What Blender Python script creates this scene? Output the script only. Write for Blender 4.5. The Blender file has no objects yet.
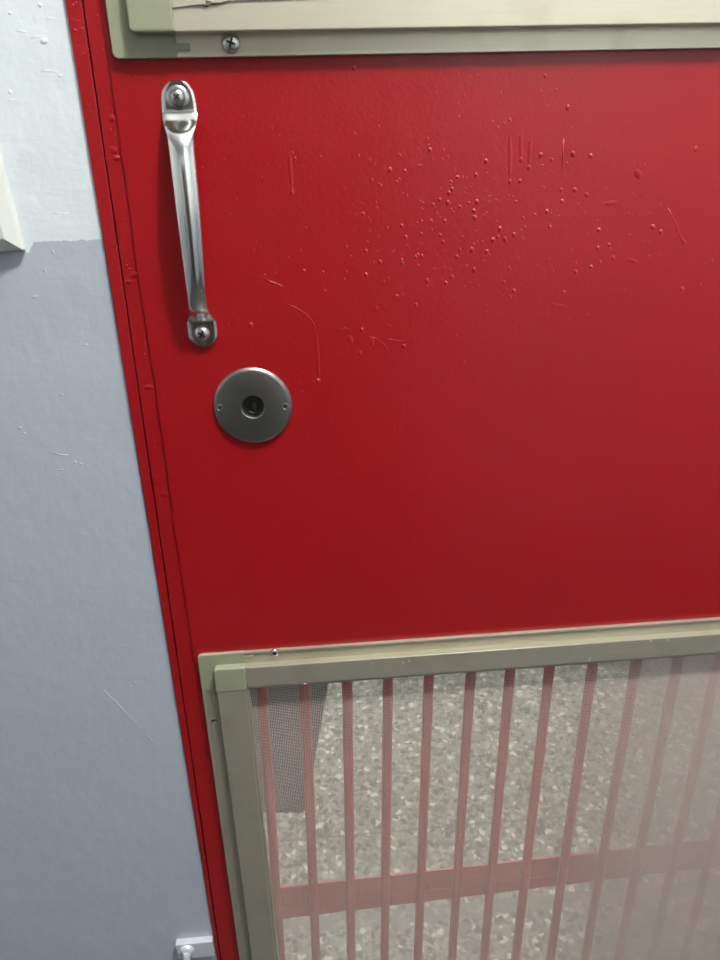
import bpy, bmesh, math, random
from mathutils import Matrix, Vector

random.seed(7)
scene = bpy.context.scene
COL = scene.collection

# ------------------------------------------------------------------ camera
ZC = 1.1375                      # camera height above the floor
CAM = Vector((0.0, -0.5, ZC))
PITCH, YAW, ROLL = 0.38302245, 0.06621725, -0.03113915
fwd = Vector((math.sin(YAW) * math.cos(PITCH), math.cos(YAW) * math.cos(PITCH), -math.sin(PITCH)))
rt = fwd.cross(Vector((0, 0, 1))).normalized()
up = rt.cross(fwd)
R2 = rt * math.cos(ROLL) + up * math.sin(ROLL)
U2 = -rt * math.sin(ROLL) + up * math.cos(ROLL)
FPX = 26.0 / 36.0 * 960


def at(px, py, y=0.0):
    """point of the photograph -> (x, z) on the plane at depth y (z relative to ZC)"""
    d = R2 * ((px - 360) / FPX) - U2 * ((py - 480) / FPX) + fwd
    t = (0.5 + y) / d.y
    return d.x * t, d.z * t


cd = bpy.data.cameras.new('camera')
cd.lens = 26.0
cd.sensor_width = 36.0
cd.clip_start = 0.02
cd.dof.use_dof = True
cd.dof.focus_distance = 0.55
cd.dof.aperture_fstop = 10.0
cam = bpy.data.objects.new('camera', cd)
M = Matrix((( R2.x, U2.x, -fwd.x, CAM.x), (R2.y, U2.y, -fwd.y, CAM.y), (R2.z, U2.z, -fwd.z, CAM.z), (0, 0, 0, 1)))
cam.matrix_world = M
COL.objects.link(cam)
scene.camera = cam

# ------------------------------------------------------------------ materials


def srgb(r, g, b):
    f = lambda v: (v / 255 / 12.92) if v / 255 <= 0.04045 else ((v / 255 + 0.055) / 1.055) ** 2.4
    return (f(r), f(g), f(b), 1)


class NT:
    def __init__(self, name):
        self.m = bpy.data.materials.new(name)
        self.m.use_nodes = True
        self.t = self.m.node_tree
        self.b = self.t.nodes['Principled BSDF']

    def n(self, typ, **kw):
        nd = self.t.nodes.new(typ)
        for k, v in kw.items():
            if k in nd.inputs:
                nd.inputs[k].default_value = v
            else:
                setattr(nd, k, v)
        return nd

    def l(self, a, b):
        self.t.links.new(a, b)

    def coords(self, scale=(1, 1, 1)):
        tc = self.n('ShaderNodeTexCoord')
        mp = self.n('ShaderNodeMapping')
        mp.inputs['Scale'].default_value = scale
        self.l(tc.outputs['Object'], mp.inputs['Vector'])
        return mp.outputs['Vector']

    def math(self, op, a, b=None, c=None, clamp=False):
        nd = self.n('ShaderNodeMath')
        nd.operation = op
        nd.use_clamp = clamp
        for i, v in enumerate((a, b, c)):
            if v is None:
                continue
            if isinstance(v, (int, float)):
                nd.inputs[i].default_value = v
            else:
                self.l(v, nd.inputs[i])
        return nd.outputs[0]

    def mix(self, fac, a, b):
        nd = self.n('ShaderNodeMix')
        nd.data_type = 'RGBA'
        for s, v in ((0, fac), (6, a), (7, b)):
            if isinstance(v, (int, float, tuple)):
                nd.inputs[s].default_value = v
            else:
                self.l(v, nd.inputs[s])
        return nd.outputs[2]

    def bump(self, h, strength, dist):
        nd = self.n('ShaderNodeBump')
        nd.inputs['Strength'].default_value = strength
        nd.inputs['Distance'].default_value = dist
        self.l(h, nd.inputs['Height'])
        prev = self.b.inputs['Normal']
        if prev.is_linked:
            self.l(prev.links[0].from_socket, nd.inputs['Normal'])
        self.l(nd.outputs[0], prev)

    def set(self, **kw):
        for k, v in kw.items():
            self.b.inputs[k.replace('_', ' ')].default_value = v


def noise(nt, vec, scale, detail=3, rough=0.5):
    nd = nt.n('ShaderNodeTexNoise')
    nd.inputs['Scale'].default_value = scale
    nd.inputs['Detail'].default_value = detail
    nd.inputs['Roughness'].default_value = rough
    nt.l(vec, nd.inputs['Vector'])
    return nd.outputs['Fac']


# red enamel
nt = NT('red_enamel')
v = nt.coords()
nt.set(Roughness=0.30)
c1 = nt.mix(noise(nt, v, 9, 3), (0.275, 0.0036, 0.0056, 1), (0.325, 0.0046, 0.0074, 1))
nt.l(c1, nt.b.inputs['Base Color'])
nt.l(nt.math('ADD', nt.math('MULTIPLY', noise(nt, v, 14, 2), 0.16), 0.24), nt.b.inputs['Roughness'])
nt.bump(noise(nt, v, 420, 2), 0.20, 0.0007)
nt.bump(noise(nt, nt.coords((1, 1, 0.25)), 45, 2), 0.16, 0.0012)
RED = nt.m

nt = NT('red_enamel_bars')
nt.set(Base_Color=(0.46, 0.028, 0.04, 1), Roughness=0.35)
nt.bump(noise(nt, nt.coords(), 160, 2), 0.2, 0.0006)
REDBAR = nt.m

# champagne anodised aluminium with lengthwise streaks
def alu(name, stretch, k=1.0):
    nt = NT(name)
    v = nt.coords(stretch)
    s = noise(nt, v, 900, 3)
    w = noise(nt, nt.coords(), 30, 4)
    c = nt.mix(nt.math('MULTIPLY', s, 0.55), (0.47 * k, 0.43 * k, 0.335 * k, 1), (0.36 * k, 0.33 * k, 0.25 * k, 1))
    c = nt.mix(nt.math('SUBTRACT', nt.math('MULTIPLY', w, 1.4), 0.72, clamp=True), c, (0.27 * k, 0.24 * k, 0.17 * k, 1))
    nt.l(c, nt.b.inputs['Base Color'])
    nt.set(Metallic=0.55, Roughness=0.38)
    nt.bump(s, 0.12, 0.0003)
    return nt.m


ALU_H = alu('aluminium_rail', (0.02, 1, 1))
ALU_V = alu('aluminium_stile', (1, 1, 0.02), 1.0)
ALU_H_LIT = alu('aluminium_rail_lit', (0.02, 1, 1), 1.45)  # paler copy for the upper rails, stronger light near the lamp put into the colour

nt = NT('greenish_plastic')
nt.l(nt.mix(noise(nt, nt.coords(), 60, 3), (0.25, 0.255, 0.165, 1), (0.29, 0.29, 0.195, 1)), nt.b.inputs['Base Color'])
nt.set(Roughness=0.45)
nt.bump(noise(nt, nt.coords(), 300, 2), 0.08, 0.0004)
PLASTIC = nt.m

nt = NT('polished_steel')
v = nt.coords((1, 1, 0.08))
nt.set(Base_Color=(0.72, 0.71, 0.68, 1), Metallic=1.0, Roughness=0.16)
nt.l(nt.math('ADD', nt.math('MULTIPLY', noise(nt, v, 220, 3), 0.14), 0.10), nt.b.inputs['Roughness'])
STEEL = nt.m

nt = NT('brushed_steel')
v = nt.coords()
sc_ = noise(nt, nt.coords((0.15, 1, 1)), 700, 3)
nt.l(nt.mix(noise(nt, v, 55, 4), (0.25, 0.245, 0.225, 1), (0.36, 0.35, 0.325, 1)), nt.b.inputs['Base Color'])
nt.set(Metallic=1.0, Roughness=0.34)
nt.bump(sc_, 0.15, 0.0002)
BRUSHED = nt.m

nt = NT('screw_steel')
nt.set(Base_Color=(0.55, 0.54, 0.52, 1), Metallic=1.0, Roughness=0.24)
nt.bump(noise(nt, nt.coords(), 500, 2), 0.15, 0.0003)
SCREW = nt.m

nt = NT('dark_recess')
nt.set(Base_Color=(0.012, 0.011, 0.010, 1), Roughness=0.6)
DARK = nt.m

nt = NT('old_brass')
nt.set(Base_Color=(0.10, 0.085, 0.06, 1), Metallic=1.0, Roughness=0.3)
BRASS = nt.m

nt = NT('screen_wire')
nt.l(nt.mix(noise(nt, nt.coords(), 25, 4), (0.46, 0.365, 0.315, 1), (0.58, 0.465, 0.405, 1)), nt.b.inputs['Base Color'])
nt.set(Roughness=0.5)
WIRE = nt.m

nt = NT('grey_spline')
nt.set(Base_Color=(0.10, 0.09, 0.065, 1), Roughness=0.6)
nt.bump(noise(nt, nt.coords(), 400, 2), 0.2, 0.0005)
SPLINE = nt.m

nt = NT('cream_plastic')
nt.l(nt.mix(noise(nt, nt.coords(), 90, 3), (0.58, 0.575, 0.52, 1), (0.62, 0.61, 0.56, 1)), nt.b.inputs['Base Color'])
nt.set(Roughness=0.35)
CREAM = nt.m

nt = NT('silver_paint')
nt.set(Base_Color=(0.68, 0.69, 0.73, 1), Metallic=0.3, Roughness=0.35)
nt.bump(noise(nt, nt.coords(), 250, 3), 0.25, 0.0008)
SILVER = nt.m

nt = NT('dark_grey_slab')
nt.l(nt.mix(noise(nt, nt.coords(), 120, 3), (0.026, 0.028, 0.028, 1), (0.045, 0.047, 0.045, 1)), nt.b.inputs['Base Color'])
nt.set(Roughness=0.85)
nt.bump(noise(nt, nt.coords(), 300, 2), 0.5, 0.003)
SLAB = nt.m

# wall paint: white above a hand brushed line, blue-grey below
def wall_paint(name, plate_dip):
    nt = NT(name)
    tc = nt.n('ShaderNodeTexCoord')
    sp = nt.n('ShaderNodeSeparateXYZ')
    nt.l(tc.outputs['Object'], sp.inputs[0])
    x, z = sp.outputs['X'], sp.outputs['Z']
    v = nt.coords()
    rag = nt.math('MULTIPLY', nt.math('SUBTRACT', noise(nt, nt.coords((1, 1, 0.12)), 260, 3, 0.7), 0.5), 0.0042)
    line = nt.math('ADD', z, rag)
    if plate_dip:
        dip = nt.math('MULTIPLY', nt.math('SUBTRACT', 1.0, nt.math('SMOOTH_MIN', nt.math('MAXIMUM', nt.math('MULTIPLY', nt.math('ADD', x, 0.1835), 260.0), 0.0), 1.0, 0.1)), 0.0065)
        # rough brush ends beside the plate
        dip = nt.math('MULTIPLY', dip, nt.math('ADD', nt.math('MULTIPLY', noise(nt, nt.coords((1, 1, 0.02)), 500, 1), 0.8), 0.55))
        dip = nt.math('MULTIPLY', dip, nt.math('GREATER_THAN', x, -0.1862))
        line = nt.math('ADD', line, dip)
    fac = nt.math('MULTIPLY', nt.math('SUBTRACT', line, ZC - 0.0195), 2500.0, clamp=True)
    g = nt.mix(noise(nt, v, 7, 3), (0.40, 0.425, 0.482, 1), (0.44, 0.463, 0.512, 1))
    w = nt.mix(noise(nt, v, 12, 3), (0.67, 0.715, 0.735, 1), (0.72, 0.755, 0.77, 1))
    nt.l(nt.mix(fac, g, w), nt.b.inputs['Base Color'])
    nt.set(Roughness=0.42)
    br = noise(nt, nt.coords((0.35, 1, 1.6)), 170, 3, 0.6)
    nt.bump(br, 0.16, 0.0010)
    nt.bump(noise(nt, v, 28, 4), 0.30, 0.004)
    nt.bump(noise(nt, nt.coords((1, 1, .5)), 90, 2), 0.12, 0.002)
    return nt.m


WALL = wall_paint('wall_paint_two_tone', True)
WALL_PLAIN = wall_paint('wall_paint_two_tone_plain', False)

nt = NT('ceiling_white')
nt.l(nt.mix(noise(nt, nt.coords(), 6, 3), (0.62, 0.63, 0.62, 1), (0.68, 0.68, 0.67, 1)), nt.b.inputs['Base Color'])
nt.set(Roughness=0.8)
CEIL = nt.m

# terrazzo
nt = NT('terrazzo')
tc = nt.n('ShaderNodeTexCoord')
sp = nt.n('ShaderNodeSeparateXYZ')
nt.l(tc.outputs['Object'], sp.inputs[0])
x, y = sp.outputs['X'], sp.outputs['Y']
v = nt.coords()
vo = nt.n('ShaderNodeTexVoronoi')
vo.inputs['Scale'].default_value = 86
wn = nt.n('ShaderNodeTexNoise')
wn.inputs['Scale'].default_value = 60
nt.l(v, wn.inputs['Vector'])
wa = nt.n('ShaderNodeVectorMath')
wa.operation = 'MULTIPLY_ADD'
wa.inputs[1].default_value = (0.022, 0.022, 0.022)
nt.l(wn.outputs['Color'], wa.inputs[0])
nt.l(v, wa.inputs[2])
nt.l(wa.outputs[0], vo.inputs['Vector'])
vo2 = nt.n('ShaderNodeTexVoronoi')
vo2.inputs['Scale'].default_value = 190
nt.l(v, vo2.inputs['Vector'])
rc = nt.n('ShaderNodeSeparateColor')
nt.l(vo.outputs['Color'], rc.inputs[0])
rc2 = nt.n('ShaderNodeSeparateColor')
nt.l(vo2.outputs['Color'], rc2.inputs[0])
chipm = nt.math('MULTIPLY', nt.math('LESS_THAN', vo.outputs['Distance'], 0.55), 1.0)
tone = nt.n('ShaderNodeValToRGB')
cr = tone.color_ramp
cr.interpolation = 'CONSTANT'
cr.elements[0].position = 0.0
cr.elements[0].color = (0.12, 0.13, 0.105, 1)
cr.elements[1].position = 0.25
cr.elements[1].color = (0.24, 0.25, 0.205, 1)
for p, c in ((0.5, (0.40, 0.41, 0.34, 1)), (0.72, (0.55, 0.55, 0.47, 1)), (0.88, (0.88, 0.87, 0.78, 1))):
    e = cr.elements.new(p)
    e.color = c
nt.l(rc.outputs[0], tone.inputs[0])
tone2 = nt.mix(rc2.outputs[0], (0.20, 0.215, 0.175, 1), (0.46, 0.46, 0.39, 1))
base = nt.mix(chipm, tone2, tone.outputs[0])
base = nt.mix(0.12, base, tone2)


def stripe(sock, centre, half):
    return nt.math('LESS_THAN', nt.math('ABSOLUTE', nt.math('SUBTRACT', sock, centre)), half)


j = nt.math('MAXIMUM', stripe(y, 0.488, 0.0022), stripe(y, 0.889, 0.0022))
jx = nt.math('LESS_THAN', nt.math('ABSOLUTE', nt.math('SUBTRACT', nt.math('MODULO', nt.math('ADD', x, 4.278), 0.4), 0.2)), 0.0018)
j = nt.math('MAXIMUM', j, nt.math('MULTIPLY', jx, 0.7))
base = nt.mix(nt.math('MULTIPLY', j, 0.7), base, (0.15, 0.16, 0.13, 1))
base = nt.mix(nt.math('MULTIPLY', stripe(y, 0.316, 0.014), 0.75), base, (0.29, 0.30, 0.26, 1))
nt.l(base, nt.b.inputs['Base Color'])
nt.set(Roughness=0.35)
FLOOR = nt.m

nt = NT('dark_low_bounce_floor')  # unseen front floor, dark tone chosen to keep bounce light off the wall
nt.l(nt.mix(noise(nt, nt.coords(), 30, 4), (0.055, 0.055, 0.05, 1), (0.09, 0.09, 0.082, 1)), nt.b.inputs['Base Color'])
nt.set(Roughness=0.4)
FLOORF = nt.m

nt = NT('dark_wood')
nt.l(nt.mix(noise(nt, nt.coords((6, 6, .4)), 12, 4), (0.045, 0.026, 0.016, 1), (0.085, 0.05, 0.03, 1)), nt.b.inputs['Base Color'])
nt.set(Roughness=0.5)
WOOD = nt.m

# ------------------------------------------------------------------ mesh helpers


class MB:
    """collects shapes into one mesh object; z values are relative to ZC"""

    def __init__(self):
        self.bm = bmesh.new()

    def box(self, x0, x1, y0, y1, z0, z1, bev=0.0, mi=0):
        b = bmesh.new()
        bmesh.ops.create_cube(b, size=1)
        for vv in b.verts:
            vv.co = Vector(((x0 + x1) / 2 + vv.co.x * (x1 - x0), (y0 + y1) / 2 + vv.co.y * (y1 - y0), (z0 + z1) / 2 + vv.co.z * (z1 - z0)))
        if bev > 0:
            bmesh.ops.bevel(b, geom=b.edges[:], offset=bev, segments=2, affect='EDGES', profile=0.6)
        self.add(b, mi)
        return self

    def prism(self, poly, y0, y1, bev=0.0, mi=0):
        """polygon of (x, z), counter-clockwise seen from -y, between depths y0 (front) and y1"""
        b = bmesh.new()
        fv = [b.verts.new((p[0], y0, p[1])) for p in poly]
        bv = [b.verts.new((p[0], y1, p[1])) for p in poly]
        n = len(poly)
        front = b.faces.new(fv)
        b.faces.new(bv[::-1])
        for i in range(n):
            b.faces.new((fv[(i + 1) % n], fv[i], bv[i], bv[(i + 1) % n]))
        bmesh.ops.recalc_face_normals(b, faces=b.faces[:])
        if bev > 0:
            bmesh.ops.bevel(b, geom=front.edges[:], offset=bev, segments=2, affect='EDGES', profile=0.6)
        self.add(b, mi)
        return self

    def dome(self, x, z, y, rx, rz, h, rot=0.0, seg=10, mi=0):
        """low blister standing on the plane y, towards -y"""
        rings = ((1.0, 0.0), (0.88, 0.32), (0.62, 0.72), (0.3, 0.95))
        vs = []
        for rr, hh in rings:
            row = []
            for k in range(seg):
                a = 2 * math.pi * k / seg
                dx, dz = rx * rr * math.cos(a), rz * rr * math.sin(a)
                row.append(self.bm.verts.new((x + dx * math.cos(rot) - dz * math.sin(rot), y - h * hh, z + dx * math.sin(rot) + dz * math.cos(rot))))
            vs.append(row)
        top = self.bm.verts.new((x, y - h, z))
        for a, b in zip(vs, vs[1:]):
            for k in range(seg):
                f = self.bm.faces.new((a[k], a[(k + 1) % seg], b[(k + 1) % seg], b[k]))
                f.smooth = True
                f.material_index = mi
        for k in range(seg):
            f = self.bm.faces.new((vs[-1][k], vs[-1][(k + 1) % seg], top))
            f.smooth = True
            f.material_index = mi
        return self

    def tube(self, pts, rad, seg=10, mi=0, flat=1.0):
        """tube through 3-D points; rad a number or a list; flat squashes it in y"""
        pts = [Vector(p) for p in pts]
        n = len(pts)
        rows = []
        for i, p in enumerate(pts):
            d = (pts[min(i + 1, n - 1)] - pts[max(i - 1, 0)]).normalized()
            ref = Vector((0, -1, 0)) if abs(d.y) < 0.9 else Vector((1, 0, 0))
            s = d.cross(ref).normalized()
            t = s.cross(d).normalized()
            r = rad[i] if isinstance(rad, (list, tuple)) else rad
            rows.append([self.bm.verts.new(p + s * (r * math.cos(2 * math.pi * k / seg)) + t * (r * flat * math.sin(2 * math.pi * k / seg))) for k in range(seg)])
        fs = []
        for a, b in zip(rows, rows[1:]):
            for k in range(seg):
                fs.append(self.bm.faces.new((a[k], a[(k + 1) % seg], b[(k + 1) % seg], b[k])))
        for f in fs:
            f.smooth = True
        fs.append(self.bm.faces.new(rows[0][::-1]))
        fs.append(self.bm.faces.new(rows[-1]))
        for f in fs:
            f.material_index = mi
        return self

    def lathe(self, x, z, y, prof, seg=48, mi=None):
        """revolve (radius, height towards the viewer) about the door normal through (x, z)"""
        rows = []
        for r, h in prof:
            if r <= 1e-7:
                rows.append([self.bm.verts.new((x, y - h, z))])
            else:
                rows.append([self.bm.verts.new((x + r * math.cos(2 * math.pi * k / seg), y - h, z + r * math.sin(2 * math.pi * k / seg))) for k in range(seg)])
        for i, (a, b) in enumerate(zip(rows, rows[1:])):
            for k in range(seg):
                k2 = (k + 1) % seg
                if len(a) == 1:
                    f = self.bm.faces.new((a[0], b[k2], b[k]))
                elif len(b) == 1:
                    f = self.bm.faces.new((a[k], a[k2], b[0]))
                else:
                    f = self.bm.faces.new((a[k], a[k2], b[k2], b[k]))
                f.material_index = mi[i] if mi else 0
        return self

    def add(self, b, mi=0):
        for f in b.faces:
            f.material_index = mi
        tmp = bpy.data.meshes.new('tmp')
        b.to_mesh(tmp)
        b.free()
        self.bm.from_mesh(tmp)
        bpy.data.meshes.remove(tmp)

    def build(self, name, mats, parent=None, autosmooth=None):
        for vv in self.bm.verts:
            vv.co.z += ZC
        bmesh.ops.recalc_face_normals(self.bm, faces=self.bm.faces[:])
        me = bpy.data.meshes.new(name)
        self.bm.to_mesh(me)
        self.bm.free()
        for m in (mats if isinstance(mats, (list, tuple)) else [mats]):
            me.materials.append(m)
        if autosmooth is not None:
            me.polygons.foreach_set('use_smooth', [True] * len(me.polygons))
            me.set_sharp_from_angle(angle=math.radians(autosmooth))
        o = bpy.data.objects.new(name, me)
        COL.objects.link(o)
        if parent is not None:
            o.parent = parent
        return o


def empty(name, loc=(0, 0, 0), parent=None):
    o = bpy.data.objects.new(name, None)
    o.empty_display_size = 0.05
    COL.objects.link(o)
    if parent:
        o.parent = parent
    return o


def tag(o, label=None, cat=None, group=None, kind=None):
    if label:
        o['label'] = label
    if cat:
        o['category'] = cat
    if group:
        o['group'] = group
    if kind:
        o['kind'] = kind
    return o


def Z(v):
    return v - ZC


# ------------------------------------------------------------------ the setting
XJ0, XJ1 = -0.1336, 0.742         # outer edges of the red door frame
DTOP, DBOT = Z(2.06), Z(0.012)
YW = 0.004                        # wall surface


def g1(z):
    return -0.1235 - 0.0062 * (0.1154 - z) / 0.8533


w = MB()
w.box(-1.8, XJ0 - 0.0008, YW, 0.13, Z(0.0), Z(2.45))
for px, py, rx, rz, h in ((20, 428, 3, 2, .0009), (24, 433, 2, 1.5, .0009), (75, 462, 2, 1.6, .0010), (81, 464, 2.4, 1.5, .0008), (87, 466, 1.6, 1.6, .0009),
                          (61, 470, 4, 1.2, .0007), (56, 475, 3, 1.2, .0006), (135, 683, 2.2, 2.2, .0009), (139, 682, 1.4, 1.1, .0008), (127, 646, 3, 1, .0006),
                          (44, 41, 4, 3, .0010), (40, 5, 2, 2, .0008), (10, 13, 2, 1.6, .0008), (60, 76, 1.4, 1.4, .0007), (10, 92, 2, 2, .0007),
                          (35, 297, 4, 2, .0007), (45, 271, 2, 2, .0006), (53, 252, 1.4, 2.2, .0008), (85, 345, 4, 1.6, .0006), (62, 395, 3, 2, .0005),
                          (150, 803, 6, 1.2, .0004), (165, 830, 7, 1.0, .0004), (20, 713, 5, 1, .0005)):
    x, z = at(px, py, YW)
    w.dome(x, z, YW + .0001, rx * .0007, rz * .0007, h * .5, 0.1)
for pl in (((104, 690), (118, 704), (130, 718), (142, 729)), ((146, 734), (150, 738), (154, 745)), ((52, 452), (60, 455), (68, 455))):
    w.tube([(at(a, b, YW)[0], YW, at(a, b, YW)[1]) for a, b in pl], [0.0003] + [0.0006] * (len(pl) - 2) + [0.0003], 6, flat=0.7)
# long brush ridges in the white paint
for k in range(7):
    a = random.uniform(4, 80)
    b = random.uniform(5, 225)
    n_ = random.uniform(8, 26)
    s_ = random.uniform(-0.12, 0.10)
    pts = [(a + n_ * q, b + n_ * q * s_ + random.uniform(-.6, .6)) for q in (0, .33, .66, 1)]
    if pts[-1][0] > 66 + .158 * b:
        continue
    w.tube([(at(p, q, YW)[0], YW + 0.00012, at(p, q, YW)[1]) for p, q in pts], [0.0001, 0.0004, 0.0004, 0.0001], 6, flat=0.7)
wall_l = tag(w.build('wall_left', WALL), 'white wall with blue-grey lower half left of the red door', 'wall', kind='structure')

w = MB()
w.box(XJ1 + 0.0008, 2.2, YW, 0.13, Z(0.0), Z(2.45))
w.box(XJ0 - 0.0008, XJ1 + 0.0008, YW, 0.13, Z(2.11), Z(2.45))
tag(w.build('wall_right', WALL_PLAIN), 'two-tone painted wall right of and above the red door', 'wall', kind='structure')

tag(MB().box(-1.8, 2.2, .05, 2.6, Z(-0.08), Z(0.0)).build('floor', FLOOR), 'grey-green terrazzo floor with white chips', 'floor', kind='structure')
tag(MB().box(-1.8, 2.2, -2.96, .05, Z(-0.08), Z(0.0)).build('floor_front', FLOORF), 'unseen floor in front of the red door, coloured dark to cut bounce light', 'floor', kind='structure')
tag(MB().box(-1.8, 2.2, -2.96, 2.6, Z(2.45), Z(2.5)).build('ceiling', CEIL), 'white ceiling', 'ceiling', kind='structure')
tag(MB().box(-1.8, -.95, -2.56, -2.5, Z(0), Z(2.45)).box(.36, 2.2, -1.76, -1.7, Z(0), Z(2.45)).box(.36, .42, -2.56, -1.76, Z(0), Z(2.45)).box(-.95, .36, -2.56, -2.5, Z(2.1), Z(2.45)).box(-1.8, 2.2, -3.02, -2.96, Z(0), Z(2.45)).build('wall_front', WALL_PLAIN), 'two-tone wall facing the red door', 'wall', kind='structure')  # unseen wall, right block stepped forward to throw sheen on the red door
tag(MB().box(-1.8, 2.2, 2.6, 2.66, Z(0), Z(2.45)).build('wall_back', WALL_PLAIN), 'two-tone wall at the far end behind the door', 'wall', kind='structure')
tag(MB().box(-1.86, -1.8, -2.96, 2.66, Z(0), Z(2.45)).build('wall_far_left', WALL_PLAIN), 'two-tone side wall to the left', 'wall', kind='structure')
tag(MB().box(2.2, 2.26, -2.96, 2.66, Z(0), Z(2.45)).build('wall_far_right', WALL_PLAIN), 'two-tone side wall to the right', 'wall', kind='structure')

w = MB().box(-.95, .36, -2.53, -2.49, Z(0.0), Z(2.1))  # unseen door added so the red paint and metal reflect something dark
for xa_, xb_ in ((-.85, -.36), (-.23, .26)):
    for za_, zb_ in ((.2, .95), (1.1, 1.95)):
        w.box(xa_, xb_, -2.49, -2.478, Z(za_), Z(zb_), .006)
tag(w.build('unseen_dark_door', WOOD), 'unseen dark brown panelled door added opposite to darken reflections in the red door', 'door', kind='structure')

# red steel door frame (jambs and head)
w = MB()
GAP = 0.0006
zs = [DBOT - 0.011, DTOP + 0.045]
n = 40
lefts = [(XJ0 + random.uniform(-.00025, .00025), zs[0] + (zs[1] - zs[0]) * k / n) for k in range(n + 1)]
rights = [(g1(z) - GAP + random.uniform(-.0002, .0002), z) for z in (zs[0] + (zs[1] - zs[0]) * k / n for k in range(n + 1))]
w.prism(lefts + rights[::-1], 0.0015, 0.10, 0.0007)
w.prism([(0.722, zs[0]), (XJ1, zs[0]), (XJ1, zs[1]), (0.722, zs[1])], 0.0015, 0.10, 0.0005)
w.prism([(g1(DTOP) - GAP, DTOP + .003), (0.722, DTOP + .003), (0.722, zs[1]), (g1(DTOP) - GAP, zs[1])], 0.0015, 0.10, 0.0005)
w.prism([(g1(zs[0]) - GAP, zs[0]), (0.722, zs[0]), (0.722, DTOP), (g1(DTOP) - GAP, DTOP)][0:0] or [(-.118, zs[0]), (-.100, zs[0]), (-.100, DTOP), (-.118, DTOP)], 0.052, 0.10)
for k in range(150):
    z = random.uniform(-.75, .14)
    x0 = random.uniform(XJ0 + .002, g1(z) - .002)
    r = random.uniform(.0003, .0008)
    w.dome(x0, z, 0.0015, r, r * random.uniform(.8, 1.8), r * .4, random.uniform(-.6, .6), seg=8)
tag(w.build('trim_1', RED), 'red painted steel door frame beside the wall', 'door frame', kind='structure')

# ------------------------------------------------------------------ the door
door = empty('screen_door')
tag(door, 'red painted steel door with bow handle, round lock and two screened openings', 'door', kind='thing')
YP = -0.0012                      # face of the red sheet
OPX0, OPX1 = -0.086, 0.625
XD1 = 0.719
UZ0, UZ1 = 0.112, 0.80            # upper opening
LZ0, LZ1 = -1.02, -0.378          # lower opening
w = MB()
# folded edge strip
n = 60
zz = [DBOT + (DTOP - DBOT) * k / n for k in range(n + 1)]
w.prism([(g1(z) + GAP + random.uniform(-.0002, .0002), z) for z in zz][::1] + [(-0.100, DTOP), (-0.100, DBOT)], 0.0004, 0.044, 0.0005)
# face sheet, its lap edge a little ragged with paint
n = 150
zz = [DBOT + (DTOP - DBOT) * k / n for k in range(n + 1)]
lap = [(-0.1128 + random.uniform(-.0005, .0005) + 0.0003 * math.sin(k * .37), z) for k, z in enumerate(zz)]
w.prism(lap + [(OPX0, DTOP), (OPX0, DBOT)], YP, 0.003)
w.box(-0.099, OPX0, 0.003, 0.044, DBOT, DTOP)
w.box(OPX0, OPX1, YP, 0.044, LZ1, UZ0)
w.box(OPX0, OPX1, YP, 0.044, UZ1, DTOP)
w.box(OPX0, OPX1, YP, 0.044, DBOT, LZ0)
w.box(OPX1, XD1, YP, 0.044, DBOT, DTOP)
# paint blisters
big = [(430, 150), (486, 161), (388, 171), (405, 171), (372, 180), (457, 177), (476, 175), (451, 182), (458, 177), (452, 189), (449, 193), (460, 207), (469, 203),
       (477, 202), (474, 211), (402, 226), (406, 237), (421, 234), (440, 235), (472, 250), (487, 252), (500, 229), (505, 239), (514, 235), (520, 181), (516, 202),
       (523, 218), (525, 227), (535, 215), (506, 242), (452, 277), (446, 283), (427, 281), (474, 270), (509, 268), (504, 282), (514, 291), (510, 297), (402, 263),
       (422, 256), (416, 257), (443, 242), (448, 203), (440, 200), (433, 205), (460, 250), (457, 257), (552, 160), (540, 156), (591, 156), (561, 190), (575, 190),
       (587, 195), (562, 201), (547, 212), (550, 227), (599, 230), (629, 214), (653, 227), (661, 232), (598, 248), (609, 245), (600, 262), (591, 267), (613, 258),
       (576, 272), (564, 292), (682, 289), (700, 285), (712, 261), (696, 149), (541, 155), (573, 154), (304, 271), (323, 272), (325, 291), (366, 275), (397, 296),
       (416, 305), (418, 255), (404, 346), (318, 381), (251, 325), (366, 251), (402, 260), (380, 262), (363, 214), (354, 68), (510, 120), (545, 76), (556, 90), (568, 108),
       (405, 171), (362, 330), (390, 170), (493, 240), (498, 237), (475, 218), (431, 221), (445, 221)]
for px, py in big:
    x, z = at(px, py, YP)
    r = random.uniform(.0009, .0018)
    w.dome(x, z, YP, r, r * random.uniform(.9, 1.25), r * random.uniform(.28, .42), seg=10)
k = 0
while k < 330:
    px, py = random.gauss(470, 95), random.gauss(212, 58)
    if not (240 < px < 800 and 66 < py < 420):
        continue
    x, z = at(px, py, YP)
    r = random.uniform(.0003, .0009)
    w.dome(x, z, YP, r, r, r * .35, seg=7)
    k += 1
for k in range(120):                                      # sparse specks over the rest, denser by the lock side
    px, py = (random.uniform(120, 330), random.uniform(70, 640)) if k < 80 else (random.uniform(300, 720), random.uniform(330, 610))
    x, z = at(px, py, YP)
    if x < -.109:
        continue
    r = random.uniform(.0003, .0007)
    w.dome(x, z, YP, r, r, r * .35, seg=7)
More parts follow.
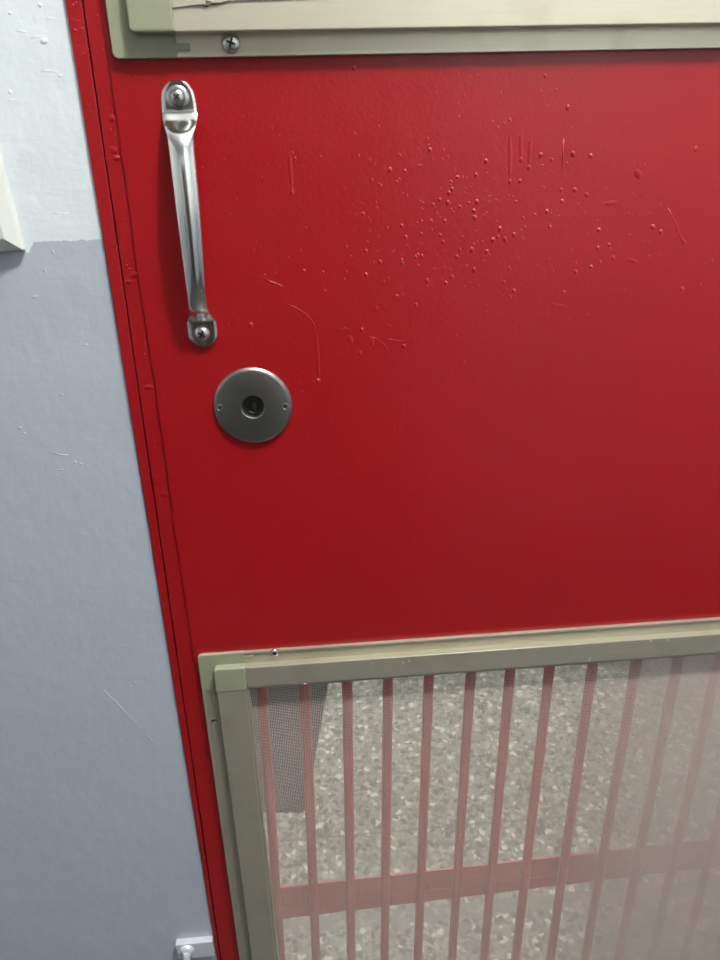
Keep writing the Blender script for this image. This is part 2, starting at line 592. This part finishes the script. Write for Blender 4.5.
# blobs where paint gathered
for px, py, rx, rz, h, ro in ((350, 340, 3.2, 4.5, .0009, .2), (372, 342, 2.6, 4.0, .0009, -.2), (360, 353, 2.6, 2.6, .0008, 0), (638, 174, 3.0, 4.6, .0016, .6),
                              (633, 261, 6.5, 1.9, .0009, -.4), (611, 203, 6, 2.2, .0008, .1), (612, 257, 4.5, 1.2, .0007, .3), (684, 242, 4, 1.6, .0009, -.9),
                              (292, 190, 1.6, 3.4, .0009, .1), (113, 150, 3, 3, .0012, 0), (116, 158, 3, 2, .0014, 0), (134, 275, 4, 2.5, .0014, .2), (148, 388, 4.5, 2.5, .0014, 0),
                              (164, 495, 4, 3, .0014, .3), (179, 580, 3.2, 3, .0012, .3), (111, 118, 3, 3, .0012, 0), (163, 400, 2, 2, .0008, 0), (191, 650, 3, 2.4, .001, 0),
                              (128, 282, 3, 2, .0012, 0), (253, 250, 2.8, 3.6, .0004, 0.5), (105, 30, 3, 4, .0012, 0)):
    x, z = at(px, py, YP)
    w.dome(x, z, YP + .0001 if x > -.112 else .0005, rx * .00085, rz * .00085, h * .42, ro, seg=12)
# drips and hairs under the paint
for pl, r in ((((289, 150), (290, 165), (291, 178), (292, 192)), .0007), (((263, 279), (271, 282), (279, 285), (283, 286)), .0006),
              (((284, 303), (296, 308), (307, 315), (313, 323), (316, 331)), .0006), (((316, 331), (316, 345), (319, 362), (319, 381)), .0007),
              (((510, 130), (511, 150), (511, 170), (510, 182)), .0008), (((521, 130), (521, 148), (521, 160)), .0008), (((531, 132), (530, 152), (529, 168)), .0007),
              (((668, 208), (675, 222), (680, 236), (684, 244)), .0006), (((564, 138), (563, 152), (562, 170)), .0006), (((347, 335), (352, 331), (345, 328), (331, 333)), .0005),
              (((362, 336), (375, 338), (385, 345), (392, 358)), .0005), (((380, 337), (392, 340), (404, 341)), .0005), (((547, 300), (553, 304), (567, 306)), .0005),
              (((290, 335), (296, 345), (301, 358)), .0004), (((222, 458), (228, 459), (234, 459)), .0003)):
    if r > .00065:                                       # runs of thick paint ending in a small bead
        (xa_, za_), (xb_, zb_) = at(*pl[0], YP), at(*pl[-1], YP)
        ln = math.hypot(xb_ - xa_, zb_ - za_)
        w.dome((xa_ + xb_) / 2, (za_ + zb_) / 2, YP + .00005, .0017, ln / 2, .00030, math.atan2(xb_ - xa_, za_ - zb_), seg=16)
        w.dome(xb_, zb_, YP + .00005, .0014, .0019, .00055, 0, seg=12)
        continue
    w.tube([(at(a, b, YP)[0], YP + .00015, at(a, b, YP)[1]) for a, b in pl], [r * .5] + [r] * (len(pl) - 2) + [r * .6], 8, flat=.6)
for k in range(170):                                      # gritty paint on the folded edge strip
    z = random.uniform(-.75, .14)
    r = random.uniform(.0003, .0008)
    w.dome(random.uniform(g1(z) + .0018, -.1134), z, .0004, r, r * random.uniform(.8, 2.2), r * .45, random.uniform(-.6, .6), seg=8)
w.build('door_leaf', RED, door)

# ---- screws: one prototype with a real cross recess
def make_screw_mesh(cross=True):
    w = MB()
    w.lathe(0, Z(0), 0, [(1.0, 0.0), (1.0, .18), (.93, .36), (.78, .52), (.55, .62), (.3, .66), (0, .67)], seg=32)
    o = w.build('tmp_screw', SCREW)
    c = MB()
    c.box(-.50, .50, -1.2, -.36, Z(-.095), Z(.095))
    c1 = c.build('tmp_cut', DARK)
    c = MB()
    c.box(-.095, .095, -1.2, -.36, Z(-.50), Z(.50))
    c2 = c.build('tmp_cut', DARK)
    for cc in (c1, c2):
        m = o.modifiers.new('b', 'BOOLEAN')
        m.object = cc
        m.operation = 'DIFFERENCE'
        m.solver = 'EXACT'
    bpy.context.view_layer.update()
    dg = bpy.context.evaluated_depsgraph_get()
    me = bpy.data.meshes.new_from_object(o.evaluated_get(dg))
    for q in (o, c1, c2):
        bpy.data.objects.remove(q)
    me.materials.clear()
    me.materials.append(SCREW)
    me.materials.append(DARK)
    for p in me.polygons:
        c = p.center
        p.material_index = 1 if (c.y > -.50 and math.hypot(c.x, c.z) < .52) else 0
        p.use_smooth = True
    me.set_sharp_from_angle(angle=math.radians(35))
    me.name = 'screw'
    return me


SCREW_ME = make_screw_mesh()


def screw(x, y, z, r, parent, rot=0.4, tilt=0.0, h=1.0, name='screw'):
    o = bpy.data.objects.new(name, SCREW_ME)
    o.location = (x, y, z + ZC)
    o.scale = (r, r * h, r)
    o.rotation_euler = (tilt, rot, 0)
    COL.objects.link(o)
    o.parent = parent
    return o


# ---- bow handle
st = [  # z, stand-off, half width, crown
    (.0724, 0, .0012, 0), (.0719, 0, .0040, 0), (.0706, 0, .0062, 0), (.0686, 0, .0081, 0), (.0660, 0, .0095, 0), (.0625, 0, .0103, 0), (.0580, 0, .0106, 0),
    (.0548, .0003, .0107, 0), (.0525, .0016, .0107, -.0004), (.0490, .0045, .0104, -.0008), (.0455, .0080, .0094, -.0002), (.0415, .0112, .0083, .0018), (.0360, .0138, .0079, .0030),
    (.0250, .0162, .0078, .0034), (.0100, .0178, .0077, .0035), (-.0100, .0182, .0075, .0035), (-.0300, .0172, .0071, .0034), (-.0450, .0152, .0067, .0032),
    (-.0550, .0128, .0065, .0030), (-.0620, .0100, .0065, .0026), (-.0670, .0068, .0068, .0020), (-.0705, .0035, .0074, .0010), (-.0735, .0012, .0088, .0003),
    (-.0753, .0003, .0097, 0), (-.0800, 0, .0100, 0), (-.0855, 0, .0098, 0), (-.0885, 0, .0084, 0), (-.0908, 0, .0062, 0), (-.0922, 0, .0038, 0), (-.0928, 0, .0012, 0)]


def catmull(p0, p1, p2, p3, t):
    return tuple(0.5 * ((2 * b) + (-a + c) * t + (2 * a - 5 * b + 4 * c - d) * t * t + (-a + 3 * b - 3 * c + d) * t ** 3) for a, b, c, d in zip(p0, p1, p2, p3))


den = []
for i in range(len(st) - 1):
    p0, p1, p2, p3 = st[max(i - 1, 0)], st[i], st[i + 1], st[min(i + 2, len(st) - 1)]
    for q in range(4):
        den.append(catmull(p0, p1, p2, p3, q / 4))
den.append(st[-1])
w = MB()
rows = []
TH = 0.0020
SS = [-1, -.94, -.82, -.6, -.3, 0, .3, .6, .82, .94, 1]
for z, off, hw, crown in den:
    cx = -.0731 - (0.0723 - z) * .0085
    s_mid = max(0, 1 - ((z + .005) / .06) ** 2)
    cx += .0016 * s_mid
    row = []
    off = max(off, 0)
    for s in SS:
        e = .0006 * (max(0, abs(s) - .82) / .18) ** 2
        row.append(w.bm.verts.new((cx + s * hw, YP - TH - off - crown * (1 - s * s) + e, z)))
    for s in SS[::-1]:
        row.append(w.bm.verts.new((cx + s * hw * .98, YP - off - .0001 - crown * .7 * (1 - s * s), z)))
    rows.append(row)
m_ = len(rows[0])
for a, b in zip(rows, rows[1:]):
    for k in range(m_):
        w.bm.faces.new((a[k], a[(k + 1) % m_], b[(k + 1) % m_], b[k]))
w.bm.faces.new(rows[0])
w.bm.faces.new(rows[-1][::-1])
handle = w.build('pull_handle', STEEL, door, autosmooth=38)
handle['label'] = 'polished steel bow handle screwed on at both ends'
# dished washer under the upper screw
w = MB()
xs, zs_ = at(177.5, 97.5, -.004)
w.lathe(xs, zs_, YP - TH, [(.0071, 0), (.0071, .0006), (.0064, .0013), (.0048, .0016), (.0, .0016)], seg=36)
w.build('washer', SCREW, handle, autosmooth=40)
screw(xs, YP - TH - .0014, zs_, .0044, handle, .75)
xs, zs_ = at(202, 334, -.004)
screw(xs, YP - TH, zs_, .0052, handle, .55)

# ---- round lock plate
lx, lz = at(252.9, 406.5, -.004)
w = MB()
RP = .0286
w.lathe(lx, lz, YP, [(RP, 0), (RP, .0013), (RP - .0005, .0021), (RP - .0017, .0029), (RP - .0029, .0032), (.0090, .0032), (.0083, .0028), (.0080, .0020), (.0076, .0003), (0, .0003)],
        seg=72, mi=[0, 0, 0, 0, 0, 0, 0, 0, 1])
for px, py in ((258, 375), (259.5, 374), (266, 382.5)):
    x, z = at(px, py, -.004)
    w.dome(x, z, YP - .0031, .0007, .0006, .0002, seg=7, mi=2)
plate = w.build('lock_plate', [BRUSHED, DARK, RED], door, autosmooth=25)
plate['label'] = 'round brushed steel lock plate with keyhole'
w = MB()
w.lathe(lx + .0009, lz + .0006, YP, [(.0060, .0002), (.0060, .0014), (.0054, .0020), (.0034, .0020), (.0028, .0008), (.0, .0008)], seg=36, mi=[0, 0, 0, 0, 1])
w.box(lx + .0009 - .0006, lx + .0009 + .0006, YP - .0023, YP - .0004, lz - .0034, lz + .003, mi=1)
w.build('key_cylinder', [BRASS, DARK], plate, autosmooth=30)
for px, py in ((219.5, 407.5), (285.2, 406.4)):
    x, z = at(px, py, -.0045)
    w = MB()
    w.lathe(x, z, YP - .0032, [(.0026, 0), (.0026, .0002), (.0022, .0004), (.0019, .0001), (0, .0001)], seg=20)
    w.box(x - .0014, x + .0014, YP - .0038, YP - .0031, z - .0003, z + .0003, mi=1)
    w.box(x - .0003, x + .0003, YP - .0038, YP - .0031, z - .0014, z + .0014, mi=1)
    w.build('screw', [BRUSHED, DARK], plate)


# ---- screens
def rounded(x0, x1, z0, z1, r, corners):
    """rectangle (x, z) ccw with named corners rounded"""
    out = []
    for cx, cz, a0, nm in ((x0, z0, 180, 'bl'), (x1, z0, 270, 'br'), (x1, z1, 0, 'tr'), (x0, z1, 90, 'tl')):
        if nm in corners:
            ix, iz = (cx + r if 'l' in nm else cx - r), (cz + r if 'b' in nm else cz - r)
            for k in range(6):
                a = math.radians(a0 + 90 * k / 5)
                out.append((ix + r * math.cos(a), iz + r * math.sin(a)))
        else:
            out.append((cx, cz))
    return out


FX0, FX1 = -.1090, .660           # flange
IX0, IX1 = -.0952, .6465          # raised inner frame, outside
AX0, AX1 = -.0683, .6195          # aperture
YF, YI = YP - .0026, -.0112


def flange_rail(w, horizontal, a0, a1, o, i):
    """flat flange with a small lip on its outer edge; o outer, i inner coordinate"""
    s = 1 if o > i else -1
    if horizontal:
        w.box(a0, a1, YF, YP, min(o, i), max(o, i), .0003)
        w.box(a0, a1, YF - .0010, YF + .0004, min(o, o - s * .0016), max(o, o - s * .0016), .0003)
    else:
        w.box(min(o, i), max(o, i), YF, YP, a0, a1, .0003)
        w.box(min(o, o - s * .0016), max(o, o - s * .0016), YF - .0010, YF + .0004, a0, a1, .0003)


def inner_rail(w, horizontal, a0, a1, o, i):
    """raised rail: flat face with a recessed lip along the aperture"""
    s = 1 if o > i else -1
    lip = i + s * .0028
    if horizontal:
        w.box(a0, a1, YI, YF, min(o, lip), max(o, lip), .0007)
        w.box(a0, a1, YI + .0016, -.0008, min(i, lip + s * .001), max(i, lip + s * .001), .0005)
    else:
        w.box(min(o, lip), max(o, lip), YI, YF, a0, a1, .0007)
        w.box(min(i, lip + s * .001), max(i, lip + s * .001), YI + .0016, -.0008, a0, a1, .0005)


def smooth(a, b, t):
    t = min(1, max(0, (t - a) / (b - a)))
    return t * t * (3 - 2 * t)


def dust(x, z):
    return 2.0 * smooth(.19, .35, x) + 0.45 * smooth(-.64, -.80, z)


def wire_cloth(x0, x1, z0, z1, pitch, half, parent, fine=True):
    """woven screen cloth: every wire a strand of its own inside one mesh"""
    verts, faces = [], []

    def strand(pts, wfun, along_x):
        base = len(verts)
        for k, (x, z, y) in enumerate(pts):
            h = wfun(x, z)
            if along_x:
                verts.extend(((x, y, z + h), (x, y - half * .9, z), (x, y, z - h), (x, y + half * .9, z)))
            else:
                verts.extend(((x + h, y, z), (x, y - half * .9, z), (x - h, y, z), (x, y + half * .9, z)))
        for k in range(len(pts) - 1):
            b = base + 4 * k
            for q in range(4):
                faces.append((b + q, b + (q + 1) % 4, b + 4 + (q + 1) % 4, b + 4 + q))

    wf = lambda x, z: half * (1 + dust(x, z))
    wv = lambda x, z: half * .72 * (1 + dust(x, z))
    px_ = pitch * .92
    nx, nz = int((x1 - x0) / px_), int((z1 - z0) / pitch)
    sx, sz = 20, 16
    for i in range(nx + 1):
        x = x0 + i * px_
        strand([(x + .0003 * math.sin(z * 40 + x * 9), z, -.0016 + .00012 * (i % 2)) for z in (z0 + (z1 - z0) * k / sz for k in range(sz + 1))], wv, False)
    for jj in range(nz + 1):
        z = z0 + jj * pitch
        strand([(x, z + .0004 * math.sin(x * 30 + z * 11) + .0002 * math.sin(x * 90), -.0016 + half * 1.1) for x in (x0 + (x1 - x0) * k / sx for k in range(sx + 1))], wf, True)
    me = bpy.data.meshes.new('wire_cloth')
    me.from_pydata([(a, b, c + ZC) for a, b, c in verts], [], faces)
    me.materials.append(WIRE)
    o = bpy.data.objects.new('wire_cloth', me)
    COL.objects.link(o)
    o.parent = parent
    return o


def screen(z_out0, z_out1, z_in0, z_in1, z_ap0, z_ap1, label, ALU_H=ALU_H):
    s = empty('insect_screen', parent=door)
    s['label'] = label
    cx, cz = .0385, .0365            # reach of the corner pieces
    # outer flange
    for o_, i_ in ((z_out1, z_in1 - .004), (z_out0, z_in0 + .004)):
        w = MB()
        flange_rail(w, True, FX0 + cx, FX1 - cx, o_, i_)
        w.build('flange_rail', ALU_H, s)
    for o_, i_ in ((FX0, IX0 + .004), (FX1, IX1 - .004)):
        w = MB()
        flange_rail(w, False, z_out0 + cz, z_out1 - cz, o_, i_)
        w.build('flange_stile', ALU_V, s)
    # raised inner frame
    for o_, i_ in ((z_in1, z_ap1), (z_in0, z_ap0)):
        w = MB()
        inner_rail(w, True, IX0 + .0255, IX1 - .0255, o_, i_)
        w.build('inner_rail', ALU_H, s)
    for o_, i_ in ((IX0, AX0), (IX1, AX1)):
        w = MB()
        inner_rail(w, False, z_in0 + .0225, z_in1 - .0225, o_, i_)
        w.build('inner_stile', ALU_V, s)
    # four greenish plastic corners
    for sx in (0, 1):
        for sz in (0, 1):
            mx = (lambda x: x) if sx == 0 else (lambda x: FX0 + FX1 - x)
            mz = (lambda z: z) if sz == 1 else (lambda z: z_out0 + z_out1 - z)
            w = MB()
            r = .0035

            def pr(poly, y0, y1, bev):
                w.prism([(mx(a), mz(b)) for a, b in poly], y0, y1, bev)
            T = z_out1
            o_ = FX0
            arc = [(o_ + r - r * math.cos(math.radians(q)), T - r + r * math.sin(math.radians(q))) for q in (0, 22, 45, 68, 90)]
            zi = z_in1 - .006
            # L-shaped flange corner with its two tongues
            pr([(o_, T - cz)] + arc + [(o_ + cx, T), (o_ + cx, T - .0035), (o_ + cx + .008, T - .0035), (o_ + cx + .008, T - .0075), (o_ + cx, T - .0075), (o_ + cx, zi),
                (IX0 + .006, zi), (IX0 + .006, T - cz), (o_ + .0115, T - cz), (o_ + .0115, T - cz - .007), (o_ + .0075, T - cz - .007), (o_ + .0075, T - cz)], YF - .0009, YP, .0005)
            # raised inner corner block
            r2 = .0030
            I0, IT = IX0 - .0006, z_in1 + .0006
            arc = [(I0 + r2 - r2 * math.cos(math.radians(q)), IT - r2 + r2 * math.sin(math.radians(q))) for q in (0, 22, 45, 68, 90)]
            pr([(I0, z_in1 - .0228)] + arc + [(IX0 + .0257, IT), (IX0 + .0257, z_in1 - .0228)], YI - .0005, YF, .0011)
            w.build('corner_piece', PLASTIC, s)
    wire_cloth(AX0 - .002, AX1 + .002, z_ap0 - .002, z_ap1 + .002, .0017, .00020, s)
    return s


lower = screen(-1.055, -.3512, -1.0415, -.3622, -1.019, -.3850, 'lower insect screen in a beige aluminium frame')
upper = screen(.0840, .835, .0962, .822, .1190, .799, 'upper insect screen in a beige aluminium frame', ALU_H_LIT)
xs, zs_ = at(231, 43, -.006)
screw(xs, YF, zs_, .0057, upper, .35)
xs, zs_ = at(274.5, 653.8, -.006)
screw(xs, YF, zs_, .0036, lower, .8)
# small screw hole with a bright burr in the left flange
xs, zs_ = at(214, 721, -.004)
w = MB()
w.lathe(xs, zs_, YF, [(.0026, 0), (.0024, .0004), (.0016, .0005), (.0012, .0001), (0, .0001)], seg=20, mi=[0, 0, 0, 1])
w.build('screw_hole', [SCREW, DARK], lower)
# worn spline and torn edge on the upper rail
w = MB()
pts = [(172, 8.5), (186, 6.5), (200, 5.0), (207, 5.6), (211, 3.0), (206, 1.4), (213, 3.6), (221, 3.0), (228, 1.2), (242, .6), (262, .1), (290, -.8), (330, -2)]
w.tube([(at(a, b, YI)[0], YI - .0003, at(a, b, YI)[1]) for a, b in pts], [.0002, .0003, .0005, .0009, .0007, .0007, .0008, .0005, .0004, .0003, .0003, .0002, .0002], 8)
w.build('rubber_spline', SPLINE, upper)
# white burrs on the lower rail
for px, py, a, b in ((244.5, 671, .0009, .0012), (243.5, 668, .0014, .0009), (245, 682, .0007, .0030), (589, 661, .0008, .0010), (590, 658.5, .0012, .0006), (651, 641, .0009, .0014), (668, 640, .0010, .0008), (372, 664, .0007, .0008), (403, 663, .0007, .0018), (409, 661, .0006, .0012), (305, 684, .0014, .0006)):
    x, z = at(px, py, YI)
    MB().dome(x, z, YI + .0001, a, b, .0005, seg=8).build('putty_fleck', CREAM, lower)

# ---- bars behind the lower screen
YB = .0315
bars = [(-.0623, -.426, -.0682, -.676), (-.0230, -.424, -.0302, -.760), (.0175, -.428, .0086, -.765), (.0547, -.431, .0480, -.771), (.0939, -.423, .0864, -.776),
        (.1334, -.4265, .1268, -.782), (.1724, -.430, .1636, -.787), (.2108, -.4335, .2013, -.7926), (.2536, -.4373, .2426, -.807), (.2966, -.4412, .2856, -.813)]
SL = math.tan(math.radians(1.38))
xsb = [(a + (0 - b) * SL + c + (0 - d) * SL) / 2 for a, b, c, d in bars]      # x at z = 0
while len(xsb) < 17:
    xsb.append(xsb[-1] + .0415)
proto = None
for x0 in xsb:
    if proto is None:
        w = MB()
        w.tube([(x0 + z * SL, YB, z) for z in (LZ0 - .004, LZ0 + .2, LZ1 - .2, LZ1 + .004)], .0050, 14)
        proto = w.build('security_bar', REDBAR, door, autosmooth=60)
        px0 = x0
    else:
        o = proto.copy()
        COL.objects.link(o)
        o.parent = door
        o.location.x = x0 - px0
w = MB()
xa, xb = OPX0 - .002, OPX1 + .002
tp = lambda x: -.6852 + x * math.tan(math.radians(1.6))
bt = lambda x: -.7330 + x * math.tan(math.radians(2.2))
w.prism([(xa, bt(xa)), (xb, bt(xb)), (xb, tp(xb)), (xa, tp(xa))], .0372, .0392, .0004)
md = lambda x: bt(x) * .62 + tp(x) * .38
w.tube([(x, .0372, md(x) + random.uniform(-.0005, .0005)) for x in (xa + .01 + k * .02 for k in range(34))], .0007, 6)
w.build('crossbar', REDBAR, door)

# ------------------------------------------------------------------ small things on the wall and floor
# cream wall plate with sloping edges
sw = empty('light_switch')
tag(sw, 'cream plastic switch plate with sloping edges on the white wall, at the left edge', 'light switch')
sx1, sz0 = -.1862, -.0238
sx0, sz1 = sx1 - .074, sz0 + .118
w = MB()
b = bmesh.new()
lv = []
for ins, y in ((0, YW), (0, YW - .0035), (.0006, YW - .0050), (.0075, YW - .0102), (.0085, YW - .0104)):
    lv.append([b.verts.new(p) for p in ((sx0 + ins, y, sz0 + ins), (sx1 - ins, y, sz0 + ins), (sx1 - ins, y, sz1 - ins), (sx0 + ins, y, sz1 - ins))])
for a, c in zip(lv, lv[1:]):
    for k in range(4):
        b.faces.new((a[k], a[(k + 1) % 4], c[(k + 1) % 4], c[k]))
b.faces.new(lv[-1])
b.faces.new(lv[0][::-1])
w.add(b)
TILT = Matrix.Translation((sx1, 0, sz0)) @ Matrix.Rotation(math.radians(-3.2), 4, 'Y') @ Matrix.Translation((-sx1, 0, -sz0))
bmesh.ops.transform(w.bm, matrix=TILT, verts=w.bm.verts[:])
w.build('plate', CREAM, sw)
w = MB()
w.box(sx0 + .020, sx1 - .020, YW - .0140, YW - .0098, sz0 + .030, sz1 - .030, .0012)
bmesh.ops.transform(w.bm, matrix=TILT, verts=w.bm.verts[:])
w.build('rocker', CREAM, sw)

# silver painted latch bracket beside the frame
la = empty('wall_latch')
tag(la, 'silver painted metal latch bracket with a pin, low on the grey wall beside the frame', 'latch')
w = MB()
w.box(-.1722, -.1345, -.0030, YW, -.7265, -.7042, .0009)
w.build('bracket', SILVER, la)
w = MB()
lx2, lz2 = at(186.5, 953, -.006)
w.lathe(lx2, lz2, -.0030, [(.0075, 0), (.0072, .0020), (.0058, .0034), (.0042, .0040), (0, .0042)], seg=28)
w.tube([(lx2, -.0068, lz2 + .0012), (lx2, -.0085, lz2 - .002), (lx2, -.0090, lz2 - .012), (lx2, -.0090, lz2 - .045), (lx2, -.0090, lz2 - .060)], [.0030, .0036, .0036, .0036, .0034], 14)
w.build('pin', SILVER, la, autosmooth=50)

# flat dark slab lying on the floor beyond the door
mt = MB()
ang = math.atan2(-.062 + .005, .922 - .552) * -1
b = bmesh.new()
ca, sa = math.cos(-ang), math.sin(-ang)
corner = Vector((-.0615, .552))
poly = []
for u, v_ in ((-.42, 0.03), (0, 0), (0, .68), (-.42, .68)):
    poly.append((corner.x + u * ca - v_ * sa, corner.y + u * sa * .12 + v_ * ca))
lo = [b.verts.new((p[0], p[1], Z(0.0))) for p in poly]
hi = [b.verts.new((p[0], p[1], Z(0.009))) for p in poly]
b.faces.new(hi)
b.faces.new(lo[::-1])
for k in range(4):
    b.faces.new((lo[k], lo[(k + 1) % 4], hi[(k + 1) % 4], hi[k]))
bmesh.ops.recalc_face_normals(b, faces=b.faces[:])
bmesh.ops.bevel(b, geom=[e for e in b.edges if e.verts[0].co.z > Z(0.005) or e.verts[1].co.z > Z(0.005)], offset=.004, segments=2, affect='EDGES')
mt.add(b)
tag(mt.build('floor_slab', SLAB), 'dark grey flat slab on the terrazzo floor behind the lower screen', 'slab')

# ------------------------------------------------------------------ light


def area(name, loc, size, size_y, power, color, target=None):
    ld = bpy.data.lights.new(name, 'AREA')
    ld.shape = 'RECTANGLE'
    ld.size, ld.size_y = size, size_y
    ld.energy = power
    ld.color = color
    o = bpy.data.objects.new(name, ld)
    o.location = loc
    if target:
        o.rotation_euler = (Vector(target) - Vector(loc)).to_track_quat('-Z', 'Y').to_euler()
    COL.objects.link(o)
    return o


ld = bpy.data.lights.new('ceiling_lamp', 'POINT')
ld.energy = 92
ld.color = (0.97, 1.0, 0.98)
ld.shadow_soft_size = 0.05
lo = bpy.data.objects.new('ceiling_lamp', ld)
lo.location = (0.40, -0.52, 2.30)
COL.objects.link(lo)
area('hall_fill_light', (0.2, 1.3, 2.42), 1.2, 0.3, 38, (0.98, 1.0, 0.93))  # unseen light added to brighten the floor behind the door

wd = bpy.data.worlds.new('world')
scene.world = wd
wd.use_nodes = True
wd.node_tree.nodes['Background'].inputs[0].default_value = (0.9, 0.95, 1, 1)
wd.node_tree.nodes['Background'].inputs[1].default_value = 0.0

scene.view_settings.view_transform = 'Standard'
scene.view_settings.look = 'None'
scene.view_settings.gamma = 1.0
scene.view_settings.exposure = 0.0
scene.view_settings.use_curve_mapping = False
